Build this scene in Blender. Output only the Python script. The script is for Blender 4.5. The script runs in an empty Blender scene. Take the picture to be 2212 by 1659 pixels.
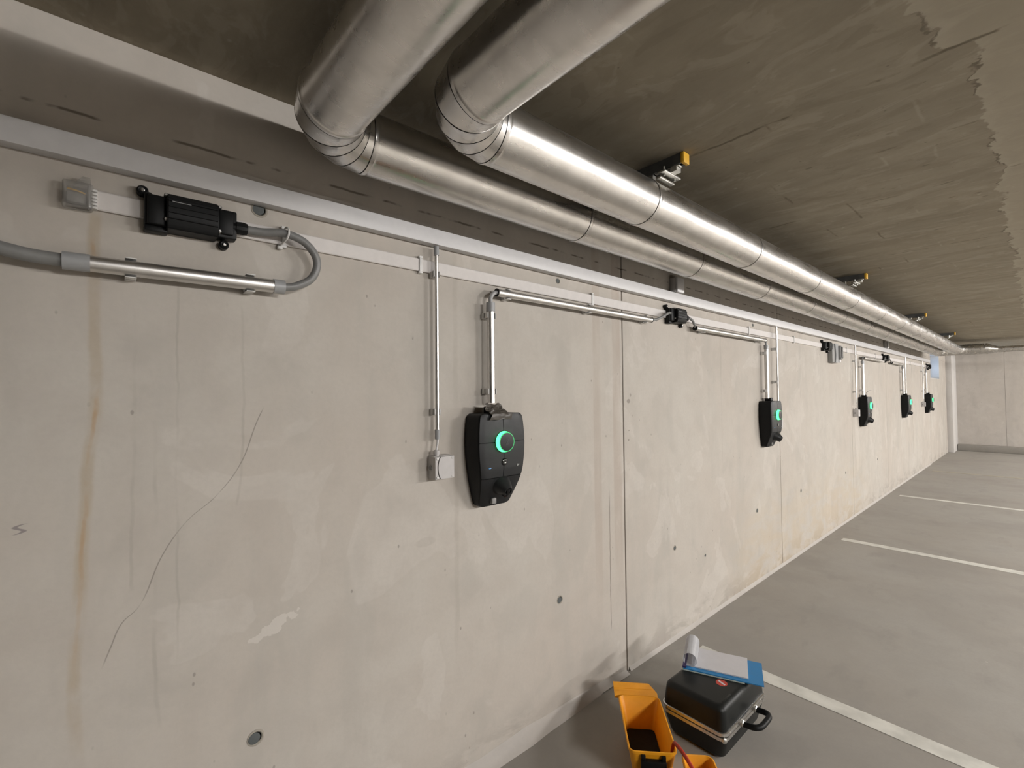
import bpy, bmesh, math, random
from mathutils import Vector, Matrix
random.seed(4)
PI = math.pi
SC = bpy.context.scene
COL = SC.collection

# ------------------------------------------------------------------ camera
YAW, PITCH, ROLL = 0.71932, 0.02281, -0.01006
CAM = Vector((0.0, -1.6156, 1.6106))
fw = Vector((math.sin(YAW)*math.cos(PITCH), math.cos(YAW)*math.cos(PITCH), math.sin(PITCH)))
rt = Vector((math.cos(YAW), -math.sin(YAW), 0)); up = rt.cross(fw)
r2 = rt*math.cos(ROLL) + up*math.sin(ROLL); u2 = up*math.cos(ROLL) - rt*math.sin(ROLL)
cd = bpy.data.cameras.new('camera'); cam = bpy.data.objects.new('camera', cd); COL.objects.link(cam)
mw = Matrix((r2, u2, -fw)).transposed().to_4x4(); mw.translation = CAM
cam.matrix_world = mw
cd.sensor_width = 36; cd.sensor_fit = 'HORIZONTAL'; cd.lens = 16.2654; cd.clip_start = .02
SC.camera = cam

# ------------------------------------------------------------------ world and exposure
w = bpy.data.worlds.new('overcast_sky'); SC.world = w; w.use_nodes = True
bg = w.node_tree.nodes['Background']; bg.inputs[0].default_value = (.50, .69, 1.0, 1); bg.inputs[1].default_value = 12.0
SC.cycles.caustics_reflective = False; SC.cycles.caustics_refractive = False
SC.cycles.max_bounces = 6; SC.cycles.diffuse_bounces = 3; SC.cycles.glossy_bounces = 3; SC.cycles.transmission_bounces = 4; SC.cycles.transparent_max_bounces = 6
vs = SC.view_settings; vs.view_transform = 'Standard'; vs.look = 'None'; vs.exposure = 0; vs.gamma = 1; vs.use_curve_mapping = False
LAMP_COL = (1.0, .975, .955)
LAMP_POWER = 374.0
# centre x, centre y of every ceiling luminaire
LAMPS = [(1.3, -5.2), (5.1, -5.2), (8.9, -5.2), (12.7, -5.2), (16.0, -5.2), (8.9, -11.2), (13.9, -11.2)]

# ------------------------------------------------------------------ node helper
class E:
    nt = None
    def __init__(s, v): s.v = v
    @staticmethod
    def _n(op, *a):
        n = E.nt.nodes.new('ShaderNodeMath'); n.operation = op
        for i, x in enumerate(a):
            if isinstance(x, E): E.nt.links.new(x.v, n.inputs[i])
            else: n.inputs[i].default_value = x
        return E(n.outputs[0])
    def __add__(s, o): return E._n('ADD', s, o)
    __radd__ = __add__
    def __sub__(s, o): return E._n('SUBTRACT', s, o)
    def __rsub__(s, o): return E._n('SUBTRACT', o, s)
    def __mul__(s, o): return E._n('MULTIPLY', s, o)
    __rmul__ = __mul__
    def __truediv__(s, o): return E._n('DIVIDE', s, o)
    def abs(s): return E._n('ABSOLUTE', s)
    def max(s, o): return E._n('MAXIMUM', s, o)
    def min(s, o): return E._n('MINIMUM', s, o)
    def sm(s, a, b, lo=0., hi=1.):
        n = E.nt.nodes.new('ShaderNodeMapRange'); n.interpolation_type = 'SMOOTHSTEP'
        E.nt.links.new(s.v, n.inputs[0])
        for i, x in enumerate((a, b, lo, hi)): n.inputs[1+i].default_value = x
        return E(n.outputs[0])

def coords(scale=(1, 1, 1), loc=(0, 0, 0)):
    t = E.nt.nodes.new('ShaderNodeTexCoord'); m = E.nt.nodes.new('ShaderNodeMapping')
    m.inputs['Scale'].default_value = scale; m.inputs['Location'].default_value = loc
    E.nt.links.new(t.outputs['Object'], m.inputs[0]); return m.outputs[0]
def xyz():
    n = E.nt.nodes.new('ShaderNodeSeparateXYZ'); E.nt.links.new(coords(), n.inputs[0])
    return E(n.outputs[0]), E(n.outputs[1]), E(n.outputs[2])
def noise(vec, scale, detail=4, rough=.55, dist=0.):
    n = E.nt.nodes.new('ShaderNodeTexNoise'); E.nt.links.new(vec, n.inputs['Vector'])
    n.inputs['Scale'].default_value = scale; n.inputs['Detail'].default_value = detail
    n.inputs['Roughness'].default_value = rough; n.inputs['Distortion'].default_value = dist
    return E(n.outputs[0])
def voro(vec, scale, feature='F1', rnd=1.):
    n = E.nt.nodes.new('ShaderNodeTexVoronoi'); n.feature = feature; E.nt.links.new(vec, n.inputs['Vector'])
    n.inputs['Scale'].default_value = scale; n.inputs['Randomness'].default_value = rnd
    return E(n.outputs['Distance']), n.outputs['Color']
def mix(fac, a, b, blend='MIX'):
    n = E.nt.nodes.new('ShaderNodeMix'); n.data_type = 'RGBA'; n.blend_type = blend
    for i, x in ((0, fac), (6, a), (7, b)):
        if isinstance(x, E): E.nt.links.new(x.v, n.inputs[i])
        elif isinstance(x, bpy.types.NodeSocket): E.nt.links.new(x, n.inputs[i])
        elif i == 0: n.inputs[0].default_value = x
        else: n.inputs[i].default_value = (*x, 1)
    return n.outputs[2]
def curve_mask(pts, width, zx, soft=.5):
    """mask of a stain or scratch that follows x(z); pts = [(z, x), ...]"""
    x, z = zx
    zs = [p[0] for p in pts]; xs = [p[1] for p in pts]
    z0, z1 = min(zs), max(zs); x0, x1 = min(xs)-.01, max(xs)+.01
    n = E.nt.nodes.new('ShaderNodeFloatCurve'); c = n.mapping.curves[0]
    q = sorted(((a-z0)/(z1-z0), (b-x0)/(x1-x0)) for a, b in pts)
    c.points[0].location = q[0]; c.points[1].location = q[-1]
    for a in q[1:-1]: c.points.new(*a)
    n.mapping.update()
    E.nt.links.new(((z - z0)/(z1-z0)).v, n.inputs['Value'])
    d = (x - (E(n.outputs[0])*(x1-x0) + x0)).abs()
    return d.sm(width*soft, width, 1, 0) * z.sm(z0-.01, z0+.02) * z.sm(z1-.02, z1+.01, 1, 0)

def newmat(name):
    m = bpy.data.materials.new(name); m.use_nodes = True; E.nt = m.node_tree
    return m, m.node_tree.nodes['Principled BSDF']
def setin(b, key, x):
    if isinstance(x, E): E.nt.links.new(x.v, b.inputs[key])
    elif isinstance(x, bpy.types.NodeSocket): E.nt.links.new(x, b.inputs[key])
    elif isinstance(x, tuple): b.inputs[key].default_value = (*x, 1)
    else: b.inputs[key].default_value = x
def bump(b, h, strength, dist=.002):
    n = E.nt.nodes.new('ShaderNodeBump'); n.inputs['Strength'].default_value = strength; n.inputs['Distance'].default_value = dist
    E.nt.links.new(h.v, n.inputs['Height']); E.nt.links.new(n.outputs[0], b.inputs['Normal'])
def plain(name, col, rough=.5, metal=0., var=.06, scale=30, bmp=0., spec=.5):
    m, b = newmat(name)
    n = noise(coords(), scale, 3)
    dark = tuple(c*(1-2*var) for c in col)
    setin(b, 'Base Color', mix(n.sm(.3, .7), dark, col)); setin(b, 'Metallic', metal)
    setin(b, 'Roughness', n.sm(.2, .8, max(.02, rough-.05), rough+.05)); setin(b, 'Specular IOR Level', spec)
    if bmp: bump(b, noise(coords(), scale*6, 2), bmp, .001)
    return m
def glow(name, col, strength):
    m, b = newmat(name)
    setin(b, 'Base Color', (.02, .02, .02)); setin(b, 'Emission Color', col); setin(b, 'Emission Strength', strength)
    m.cycles.emission_sampling = 'FRONT' if strength > 20 else 'NONE'
    return m

def concrete(name, base, warm, pale, marks=None, streak=(2.2, 2.2, .35), pores=True, rough=.85, amount=1., patch=.35):
    m, b = newmat(name)
    x, y, z = xyz()
    big = noise(coords(), .9, 4, .6); st = noise(coords(streak), 2.2, 4, .6); mid = noise(coords(), 7, 3, .6, .4); fine = noise(coords(), 60, 2)
    c = mix(big.sm(.32, .68), base, warm)
    c = mix(st.sm(.50, .68)*.55*amount, c, tuple(v*.86 for v in base))
    pt = noise(coords((1, 1, .8), (3.1, 0, 1.7)), 2.1, 4, .55, .6)
    c = mix(pt.sm(.575, .595)*patch, c, pale)
    c = mix(mid.sm(.35, .75)*.35*amount, c, tuple(v*.85 for v in warm))
    pt2 = noise(coords((1, 1, .7), (7.7, 2, 5.1)), 3.4, 3, .6, .4)
    c = mix(pt2.sm(.52, .64)*.30*amount, c, tuple(v*.78 for v in base))
    c = mix(fine.sm(.35, .7)*.16, c, tuple(v*.8 for v in base))
    h = mid*.35 + fine*.25
    if pores:
        d, vc = voro(coords((1, 1, .6)), 17)
        sel = noise(coords(), 2.7, 2)
        pm = d.sm(.045, .085, 1, 0) * sel.sm(.47, .56)
        c = mix(pm*.6, c, tuple(v*.45 for v in warm))
    if marks: c = marks(c, x, y, z)
    setin(b, 'Base Color', c); setin(b, 'Roughness', rough); setin(b, 'Specular IOR Level', .25)
    bump(b, h, .35, .004)
    return m

WB, WW, WP = (.515, .482, .435), (.490, .443, .393), (.60, .562, .515)
def wall_marks(c, x, y, z, lo, hi):
    """stains and scratches of the stretch of wall between lo and hi"""
    zx = (x, z)
    wob = noise(coords(), 9, 3)
    if lo < 0 < hi:
        # rust runs
        rust = [(2.10, -.027), (1.925, -.027), (1.805, -.025), (1.612, -.021), (1.446, -.035), (1.305, -.041), (1.097, -.048), (.927, -.057), (.685, -.050), (.3, -.05)]
        c = mix(curve_mask(rust, .018, (x+wob*.014-.007, z), .35)*noise(coords((1, 1, .5)), 8, 4).sm(.35, .6)*.42, c, (.37, .28, .17))
        c = mix(curve_mask(rust, .007, (x+wob*.02-.010, z), .2)*noise(coords((1, 1, .6), (0, 0, 3)), 6, 4).sm(.5, .66)*z.sm(.9, 1.5, .35, 1)*.62, c, (.42, .25, .10))
        # curved scratch and the short one below it
        scr = [(1.578, .373), (1.535, .354), (1.41, .31), (1.323, .249), (1.254, .171), (1.174, .119), (1.049, .069), (1.014, .033), (.96, .012), (.917, -.003)]
        c = mix(curve_mask(scr, .0026, zx, .2)*noise(coords(), 11, 4).sm(.30, .55)*.62, c, (.17, .15, .13))
        # runs and drips
        for pts, wd, f in (([(2.0, .055), (1.686, .055), (1.1, .053)], .006, .22), ([(1.7, .09), (1.337, .104), (.867, .105), (.7, .12)], .007, .3),
                           ([(2.0, .150), (1.2, .153), (.3, .156)], .005, .25), ([(1.9, .31), (1.5, .315), (1.28, .30)], .006, .25)):
            c = mix(curve_mask(pts, wd, (x+wob*.02-.010, z), .2)*noise(coords((1, 1, .7), (2, 0, wd*900)), 3, 4).sm(.38, .62)*f, c, (.25, .225, .19))
        # reddish bands beside the first panel joint
        for a, bb, f in ((2.00, 2.075, .5), (2.175, 2.262, .55)):
            mk = x.sm(a, a+.012)*x.sm(bb-.012, bb, 1, 0)*z.sm(.25, .9)*noise(coords((3, 1, .5)), 3, 4).sm(.3, .6)
            c = mix(mk*f, c, (.40, .335, .285))
        mk = (x-2.136+wob*.01-.005).abs().sm(.001, .004, 1, 0)*z.sm(.27, .33)*z.sm(.95, 1.1, 1, 0)
        c = mix(mk*.8, c, (.14, .12, .10))
    # dashed formwork line near the top
    mk = (z-2.346+wob*.012-.006).abs().sm(.0015, .006, 1, 0)*noise(coords((1.2, 1, 1)), 6, 3).sm(.47, .56)
    c = mix(mk*.8, c, (.13, .105, .085))
    if lo < 0 < hi:
        # wiped smear and pencil scribble
        u = x-.405; v = z-.885-(x-.405)*.35
        mk = (u*u/.0050 + v*v/.00060 + (noise(coords(), 26, 3)-.5)*5.).sm(.6, .8, 1, 0)
        c = mix(mk*.75, c, WP)
        u = x+.155; v = z-1.30
        zig = ((E._n('SINE', (v*260.)))*.012 + u - v*.8).abs()
        c = mix(zig.sm(.003, .007, 1, 0)*u.abs().sm(.016, .022, 1, 0)*v.abs().sm(.010, .013, 1, 0)*.6, c, (.13, .11, .13))
    # damp foot of the wall
    ft = noise(coords((1, 1, 2.2)), 3.2, 5, .6, .5)
    c = mix(z.sm(.02, .24, 1, 0)*ft.sm(.47, .6)*.5, c, (.30, .265, .235))
    c = mix(z.sm(.0, .07, 1, 0)*noise(coords((3, 1, 1), (9, 0, 0)), 5, 4).sm(.5, .62)*.5, c, (.27, .24, .22))
    if hi > 3.4 and lo < 8.5:
        # ochre bloom low down further along
        c = mix(z.sm(.1, 1.0, 1, 0)*x.sm(3.4, 4.2)*x.sm(7.0, 8.5, 1, 0)*ft.sm(.35, .6)*.35, c, (.50, .385, .24))
    # vertical seams printed by the formwork
    for xs in (1.1, 3.55, 5.35, 6.1, 8.1, 10.2):
        if not lo < xs < hi: continue
        mk = (x-xs+wob*.02-.01).abs().sm(.004, .018, 1, 0)*noise(coords((1, 1, .6), (xs, 0, 0)), 2, 3).sm(.42, .6)
        c = mix(mk*.2, c, (.30, .26, .22))
    # dents near the joint
    for xs, zs, rx, rz, f in ((2.335, 1.565, .018, .014, .6), (2.355, 1.60, .010, .012, .5), (2.335, 1.39, .008, .005, .6), (2.33, 1.335, .009, .006, .7), (.95, 1.03, .05, .02, .12)):
        if not lo < xs < hi: continue
        u = (x-xs)/rx; v = (z-zs)/rz
        c = mix((u*u+v*v+(wob-.5)*2).sm(.6, 1.1, 1, 0)*f, c, (.21, .185, .16))
    return c
M = {}
def wall_mat(lo, hi): return concrete('wall_concrete', WB, WW, WP, lambda c, x, y, z: wall_marks(c, x, y, z, lo, hi))
M['wall_plain'] = concrete('side_wall_concrete', (.54, .50, .46), (.51, .47, .425), (.58, .545, .50))
def ceil_marks(c, x, y, z):
    wob = noise(coords(), 5, 4, .65); wob2 = noise(coords((1, 1, 1), (5, 2, 0)), 18, 4, .6)
    gr = noise(coords((2.2, .7, 1)), 2.6, 4, .62, .5)
    c = mix(gr.sm(.42, .66)*.5, c, (.225, .195, .148))
    g2 = noise(coords((2.0, .9, 1), (3, 3, 0)), 4.2, 4, .62, .9)
    c = mix(g2.sm(.54, .62)*.30, c, (.43, .39, .315)); c = mix(g2.sm(.40, .36)*.30, c, (.20, .172, .128))
    st = noise(coords((9, .7, 1), (1, 6, 0)), 3, 3, .6)
    c = mix(st.sm(.60, .70)*.22, c, (.21, .18, .135))
    # torn edge of a second pour, paler beyond it; it steps where two boards met
    e = y + x.sm(1.775, 1.81, 1.43, 1.515) + (wob-.5)*.16 + (wob2-.5)*.06
    c = mix(e.sm(-.004, .004, .55, 0), c, (.44, .40, .32))
    c = mix(e.sm(-.05, .0, 0, 1)*e.sm(.0, .004, 1, 0)*gr.sm(.35, .6)*.35, c, (.50, .46, .375))
    c = mix(e.abs().sm(.001, .007, 1, 0)*noise(coords(), 9, 3).sm(.47, .58)*.75, c, (.11, .09, .065))
    # board seams across the room and along it
    for xs, f in ((1.80, .8), (2.35, .45), (2.95, .6), (4.2, .6), (5.6, .6), (7.1, .6), (9., .6)):
        mk = (x-xs+wob*.05-.025).abs().sm(.002, .010, 1, 0)*noise(coords((1, 1, 1), (xs, 1, 0)), 6, 4).sm(.50, .60)
        c = mix(mk*f, c, (.12, .10, .07))
    for ys, cl in ((-.80, (.12, .095, .065)), (-.98, (.12, .095, .065)), (-.90, (.47, .43, .35)), (-1.20, (.50, .46, .38)), (-1.36, (.46, .42, .34)), (-1.9, (.46, .42, .34))):
        mk = (y-ys+wob*.03-.015).abs().sm(.001, .008, 1, 0)*noise(coords((1, 1, 1), (1, ys*3, 0)), 3.2, 4, .6).sm(.55, .64)
        c = mix(mk*(.6 if cl[0] < .2 else .3), c, cl)
    d, _ = voro(coords((1.6, 1, 1)), 7)
    c = mix(d.sm(.05, .13, 1, 0)*noise(coords(), 3, 2).sm(.50, .6)*.6, c, (.14, .12, .085))
    d, _ = voro(coords((1.2, 1, 1), (3, 1, 0)), 8)
    c = mix(d.sm(.04, .10, 1, 0)*noise(coords((1, 1, 1), (2, 2, 0)), 3, 2).sm(.53, .6)*.5, c, (.50, .46, .38))
    return c
M['ceiling'] = concrete('ceiling_concrete', (.335, .300, .235), (.30, .262, .198), (.385, .345, .27), ceil_marks, streak=(3, .6, 1), patch=.3)
def floor_marks(c, x, y, z):
    s = noise(coords((1, .7, 1)), 1.1, 6, .6, .5); t = noise(coords((.8, 1.6, 1), (4, 4, 0)), 3.0, 4, .6)
    c = mix(s.sm(.48, .66)*.35, c, (.24, .22, .20)); c = mix(t.sm(.56, .68)*.22, c, (.22, .205, .19))
    d, _ = voro(coords(), 2.3)
    c = mix(d.sm(.015, .022, 1, 0)*.6, c, (.62, .59, .54))
    return c
M['floor'] = concrete('floor_coating', (.345, .327, .298), (.325, .302, .270), (.36, .342, .314), floor_marks, streak=(1, 1, 1), pores=False, rough=.58, amount=.6, patch=.2)
M['cove'] = concrete('cove_mortar', (.50, .47, .44), (.47, .435, .40), (.55, .52, .48), amount=.8)
M['joint'] = plain('joint_concrete', (.34, .29, .25), .9)
M['plug'] = plain('tie_plug', (.10, .11, .11), .8)
M['plugring'] = plain('tie_ring', (.36, .33, .28), .8)
M['line'] = plain('line_paint', (.66, .645, .59), .6, var=.1, scale=9)
M['yline'] = plain('faded_line_paint', (.40, .36, .28), .6, var=.1, scale=6)
M['wht'] = plain('white_trunking', (.63, .62, .62), .42, var=.02)
M['wht2'] = plain('flat_cable_sheath', (.66, .625, .60), .5, var=.03)
M['clipw'] = plain('white_clip', (.72, .71, .69), .4)
M['grey'] = plain('grey_plastic', (.52, .50, .49), .5, var=.03)
M['grey2'] = plain('mid_grey_plastic', (.26, .255, .245), .5, var=.04)
M['sleeve'] = plain('grey_sleeve', (.33, .335, .34), .38, var=.03)
M['cable'] = plain('grey_cable', (.21, .21, .205), .42, var=.05)
M['cable2'] = plain('light_grey_cable', (.40, .40, .40), .42, var=.05)
M['blk'] = plain('black_plastic', (.006, .0065, .0068), .48, var=.1, spec=.22)
M['cover'] = plain('charcoal_cover', (.0125, .0135, .0145), .46, var=.04, spec=.33)
M['gloss'] = plain('gloss_black', (.008, .008, .009), .12)
M['logo'] = plain('logo_grey', (.012, .013, .013), .35)
M['steel'] = plain('screw_steel', (.62, .61, .59), .28, 1.)
M['zinc'] = plain('zinc_steel', (.66, .65, .61), .38, 1., var=.1, scale=12)
M['darkrail'] = plain('dark_channel', (.11, .11, .105), .5, .3, var=.15, scale=15)
M['ycap'] = plain('yellow_cap', (.74, .42, .03), .5)
M['yel'] = plain('yellow_plastic', (.86, .36, .012), .46, var=.03, bmp=.04)
M['foam'] = plain('black_foam', (.006, .006, .008), .95, bmp=.1)
M['case'] = plain('black_case_shell', (.008, .0095, .0088), .42, var=.15, scale=14, spec=.3)
M['alu'] = plain('aluminium_frame', (.72, .71, .69), .3, 1., var=.05)
M['red'] = plain('red_sticker', (.50, .055, .035), .5)
M['redcable'] = plain('red_cable', (.40, .035, .015), .45)
M['paper'] = plain('white_paper', (.60, .585, .60), .8, var=.02)
M['paper2'] = plain('bright_paper', (.86, .86, .88), .8, var=.02)
M['blue'] = plain('blue_board', (.02, .20, .46), .45, var=.04)
M['violet'] = plain('violet_print', (.045, .03, .12), .5)
M['pale'] = plain('pale_board_edge', (.50, .56, .52), .3)
M['tape'] = plain('brown_tape', (.17, .15, .125), .33, var=.12, scale=40)
M['white'] = plain('white_paint', (.8, .8, .78), .4)
M['bluelens'] = plain('blue_lens', (.12, .30, .60), .25)
M['pillar'] = concrete('painted_pillar', (.62, .60, .58), (.60, .575, .55), (.66, .64, .62), pores=False, amount=.4)
M['green'] = glow('green_light', (.08, 1., .30), 2.9)
M['green2'] = glow('green_rim_light', (.02, .80, .20), .8)
M['lamp'] = glow('lamp_diffuser', LAMP_COL, LAMP_POWER)

def foil(name, rough, bs):
    m, b = newmat(name)
    n = noise(coords(), 14, 4); o = noise(coords((1, 1, 1)), 70, 1, .5); s = noise(coords((.4, 3, 3)), 8, 4)
    setin(b, 'Base Color', mix(n.sm(.3, .7), (.62, .605, .585), (.70, .685, .665))); setin(b, 'Metallic', 1.)
    setin(b, 'Roughness', s.sm(.3, .7, rough-.04, rough+.05))
    if bs: bump(b, o, bs, .0016)
    return m
M['foil'] = foil('aluminium_jacket', .29, .03)
M['conduit'] = foil('metal_conduit', .35, 0)
def clear(name):
    m, b = newmat(name); nt = m.node_tree
    tr = nt.nodes.new('ShaderNodeBsdfTransparent'); tr.inputs[0].default_value = (.86, .86, .85, 1)
    mx = nt.nodes.new('ShaderNodeMixShader')
    setin(b, 'Base Color', (.55, .53, .50)); setin(b, 'Roughness', .12)
    n = noise(coords(), 18, 2); nt.links.new(n.sm(.3, .7, .20, .36).v, mx.inputs[0])
    nt.links.new(tr.outputs[0], mx.inputs[1]); nt.links.new(b.outputs[0], mx.inputs[2])
    nt.links.new(mx.outputs[0], nt.nodes['Material Output'].inputs[0]); return m
M['clear'] = clear('clear_plastic')
def pane(name):
    m, b = newmat(name); nt = m.node_tree
    tr = nt.nodes.new('ShaderNodeBsdfTransparent'); tr.inputs[0].default_value = (.93, .96, .97, 1)
    gl = nt.nodes.new('ShaderNodeBsdfGlossy'); gl.inputs['Roughness'].default_value = .03
    fr = nt.nodes.new('ShaderNodeFresnel'); fr.inputs[0].default_value = 1.45
    mx = nt.nodes.new('ShaderNodeMixShader'); nt.links.new(fr.outputs[0], mx.inputs[0])
    nt.links.new(tr.outputs[0], mx.inputs[1]); nt.links.new(gl.outputs[0], mx.inputs[2])
    nt.links.new(mx.outputs[0], nt.nodes['Material Output'].inputs[0]); return m
M['pane'] = pane('window_pane')

# ------------------------------------------------------------------ object helpers
ORG = {}
def thing(name, label, cat, loc=(0, 0, 0), group=None):
    o = bpy.data.objects.new(name, None); COL.objects.link(o); o.location = loc
    o.empty_display_size = .05
    ORG[o.name] = Vector(loc); o['label'] = label; o['category'] = cat
    if group: o['group'] = group
    return o
def obj(name, bm, mat, parent=None, smooth=35, label=None):
    """bm is in world coordinates; the part is stored relative to its parent's origin"""
    org = ORG[parent.name] if parent else Vector()
    if org.length: bmesh.ops.translate(bm, verts=bm.verts, vec=-org)
    bmesh.ops.recalc_face_normals(bm, faces=bm.faces)
    me = bpy.data.meshes.new(name); 
    if smooth:
        for f in bm.faces: f.smooth = True
        for e in bm.edges:
            if len(e.link_faces) == 2 and e.calc_face_angle(0) > math.radians(smooth): e.smooth = False
    bm.to_mesh(me); bm.free()
    me.materials.append(M[mat] if isinstance(mat, str) else mat)
    o = bpy.data.objects.new(name, me); COL.objects.link(o)
    if parent: o.parent = parent; ORG[o.name] = org.copy()
    else: ORG[o.name] = Vector()
    if label: o['label'] = label
    return o
def struct(name, bm, mat, parent=None, **k):
    o = obj(name, bm, mat, parent, **k)
    if not parent: o['kind'] = 'structure'
    return o
def tag(o, label, cat, group=None):
    o['label'] = label; o['category'] = cat
    if group: o['group'] = group
    return o
def dup(root, loc, label, group=None):
    def rec(o, par):
        c = o.copy(); COL.objects.link(c)
        if par: c.parent = par
        for ch in list(o.children): rec(ch, c)
        return c
    r = rec(root, None); r.location = loc; r['label'] = label
    if group: r['group'] = group
    return r
def B(): return bmesh.new()
def box(bm, x0, x1, y0, y1, z0, z1, bev=0., seg=2):
    g = bmesh.ops.create_cube(bm, size=1)['verts']
    for v in g: v.co = Vector(((x0+x1)/2+v.co.x*(x1-x0), (y0+y1)/2+v.co.y*(y1-y0), (z0+z1)/2+v.co.z*(z1-z0)))
    if bev:
        es = list({e for v in g for e in v.link_edges})
        bmesh.ops.bevel(bm, geom=es, offset=bev, segments=seg, profile=.5, affect='EDGES')
    return bm
def frame_of(d):
    d = d.normalized(); a = Vector((0, 0, 1)) if abs(d.z) < .9 else Vector((1, 0, 0))
    u = d.cross(a).normalized(); return u, d.cross(u).normalized()
def loft(bm, rings, cap=True, closed=True):
    vs = [[bm.verts.new(p) for p in r] for r in rings]
    n = len(vs[0])
    for a, b in zip(vs, vs[1:]):
        for i in range(n if closed else n-1):
            j = (i+1) % n; bm.faces.new((a[i], a[j], b[j], b[i]))
    if cap: bm.faces.new(vs[0][::-1]); bm.faces.new(vs[-1])
    return vs
def circ(c, u, v, r, n): return [c + u*(r*math.cos(2*PI*i/n)) + v*(r*math.sin(2*PI*i/n)) for i in range(n)]
def cyl(bm, p0, p1, r, n=20, r1=None, cap=True):
    p0, p1 = Vector(p0), Vector(p1); u, v = frame_of(p1-p0)
    loft(bm, [circ(p0, u, v, r, n), circ(p1, u, v, r if r1 is None else r1, n)], cap); return bm
def lathe(bm, p0, d, prof, n=24):
    """prof = [(distance along d, radius)]"""
    p0 = Vector(p0); d = Vector(d).normalized(); u, v = frame_of(d)
    loft(bm, [circ(p0+d*t, u, v, max(r, 1e-4), n) for t, r in prof]); return bm
def catmull(pts, k=8):
    P = [Vector(p) for p in pts]; P = [P[0]*2-P[1]] + P + [P[-1]*2-P[-2]]; out = []
    for i in range(1, len(P)-2):
        a, b, c, d = P[i-1:i+3]
        for t in range(k):
            t /= k; out.append(.5*((2*b)+(c-a)*t+(2*a-5*b+4*c-d)*t*t+(3*b-a-3*c+d)*t**3))
    out.append(P[-2]); return out
def tube(bm, pts, r, n=14, smooth=True, k=8):
    P = catmull(pts, k) if smooth else [Vector(p) for p in pts]
    T = [(P[min(i+1, len(P)-1)]-P[max(i-1, 0)]).normalized() for i in range(len(P))]
    u, v = frame_of(T[0]); rings = []
    for p, t in zip(P, T):
        u = (u - t*u.dot(t)).normalized(); v = t.cross(u)
        rings.append(circ(p, u, v, r, n))
    loft(bm, rings); return bm
def prism(bm, poly, a, b, f):
    """poly (2D) extruded from a to b; f(p, t) -> Vector"""
    loft(bm, [[f(p, a) for p in poly], [f(p, b) for p in poly]]); return bm
XZ = lambda p, t: Vector((p[0], t, p[1]))
YZ = lambda p, t: Vector((t, p[0], p[1]))
def rrect(cx, cz, hx, hz, r, n=5):
    out = []
    for sx, sz, a0 in ((1, 1, 0), (-1, 1, 90), (-1, -1, 180), (1, -1, 270)):
        for i in range(n+1):
            a = math.radians(a0+90*i/n); out.append((cx+sx*(hx-r)+r*math.cos(a), cz+sz*(hz-r)+r*math.sin(a)))
    return out

# ------------------------------------------------------------------ the shell of the garage
CEIL = 2.58
X0, X1, Y1 = -13.0, 17.3, -15.0
struct('floor', box(B(), X0-.2, X1+.2, Y1-.2, .2, -.2, 0), 'floor', smooth=0)
struct('ceiling', box(B(), X0-.2, X1+.2, Y1-.2, .2, CEIL, CEIL+.2), 'ceiling', smooth=0)
struct('wall_left', box(B(), X0-.2, X0, Y1-.2, .2, 0, CEIL), 'wall_plain', smooth=0)
struct('wall_front', box(B(), X0, X1, Y1-.2, Y1, 0, CEIL), 'wall_plain', smooth=0)
# back wall: a dark core with cast panels in front of it, open where the window is
WX0, WX1, WZ0, WZ1 = 13.86, 15.25, 1.88, 2.46
bm = B()
box(bm, X0, WX0, .016, .30, 0, CEIL); box(bm, WX1, X1+.2, .016, .30, 0, CEIL)
box(bm, WX0, WX1, .016, .30, 0, WZ0); box(bm, WX0, WX1, .016, .30, WZ1, CEIL)
wb = struct('wall_back', bm, 'joint', smooth=0)
JX = [X0, -9.6, -7.25, -4.9, -2.55, -.215, 2.282, 4.739, 7.251, 9.32, 11.55, 13.7]
for a, b in zip(JX, JX[1:]):
    obj('panel', box(B(), a+.0045, b-.0045, 0, .0162, 0, CEIL, .0025, 1), wall_mat(a, b), wb, smooth=0)
bm = B()
for a, b, c, d in ((13.704, WX0, 0, CEIL), (WX1, X1, 0, CEIL), (WX0, WX1, 0, WZ0), (WX0, WX1, WZ1, CEIL)): box(bm, a, b, 0, .0162, c, d)
obj('panel', bm, wall_mat(13.7, X1), wb, smooth=0)
for hx, hz, r in ((.356, 2.203, .017), (1.731, 2.19, .011), (.348, .563, .017), (1.716, .578, .015), (2.826, .587, .012), (4.174, .601, .014),
                  (5.273, .612, .014), (4.17, 2.185, .012), (3.242, .441, .008), (6.9, .6, .013), (8.6, .6, .013)):
    h = obj('tie_hole', lathe(B(), (hx+.004, .001, hz), (0, -1, 0), [(0, r*1.45), (.0022, r*1.42), (.003, r*1.15), (.001, r*.98)], 20), 'plugring', wb)
    obj('plug', lathe(B(), (hx, .001, hz), (0, -1, 0), [(0, r), (.0035, r*.97), (.004, r*.8)], 20), 'plug', h)
# mortar cove along the wall foot
def cove(x0, x1, h, d, n=28):
    bm = B(); rings = []
    for i in range(n+1):
        x = x0+(x1-x0)*i/n; k = (1+random.uniform(-.12, .12))*min(1, .25+1.6*(x1-x)) if h > .04 else 1+random.uniform(-.12, .12)
        rings.append([Vector((x, .001, -.001)), Vector((x, .001, h*k)), Vector((x, -d*.12, h*k*.86)), Vector((x, -d*.35, h*k*.40)), Vector((x, -d*.72, h*k*.12)), Vector((x, -d*k, -.001))])
    loft(bm, rings); return bm
struct('baseboard_back', cove(-6.9, 2.27, .060, .042, 70), 'cove', label=None)
struct('baseboard_back.001', cove(2.30, 13.6, .022, .016, 90), 'cove')
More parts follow.
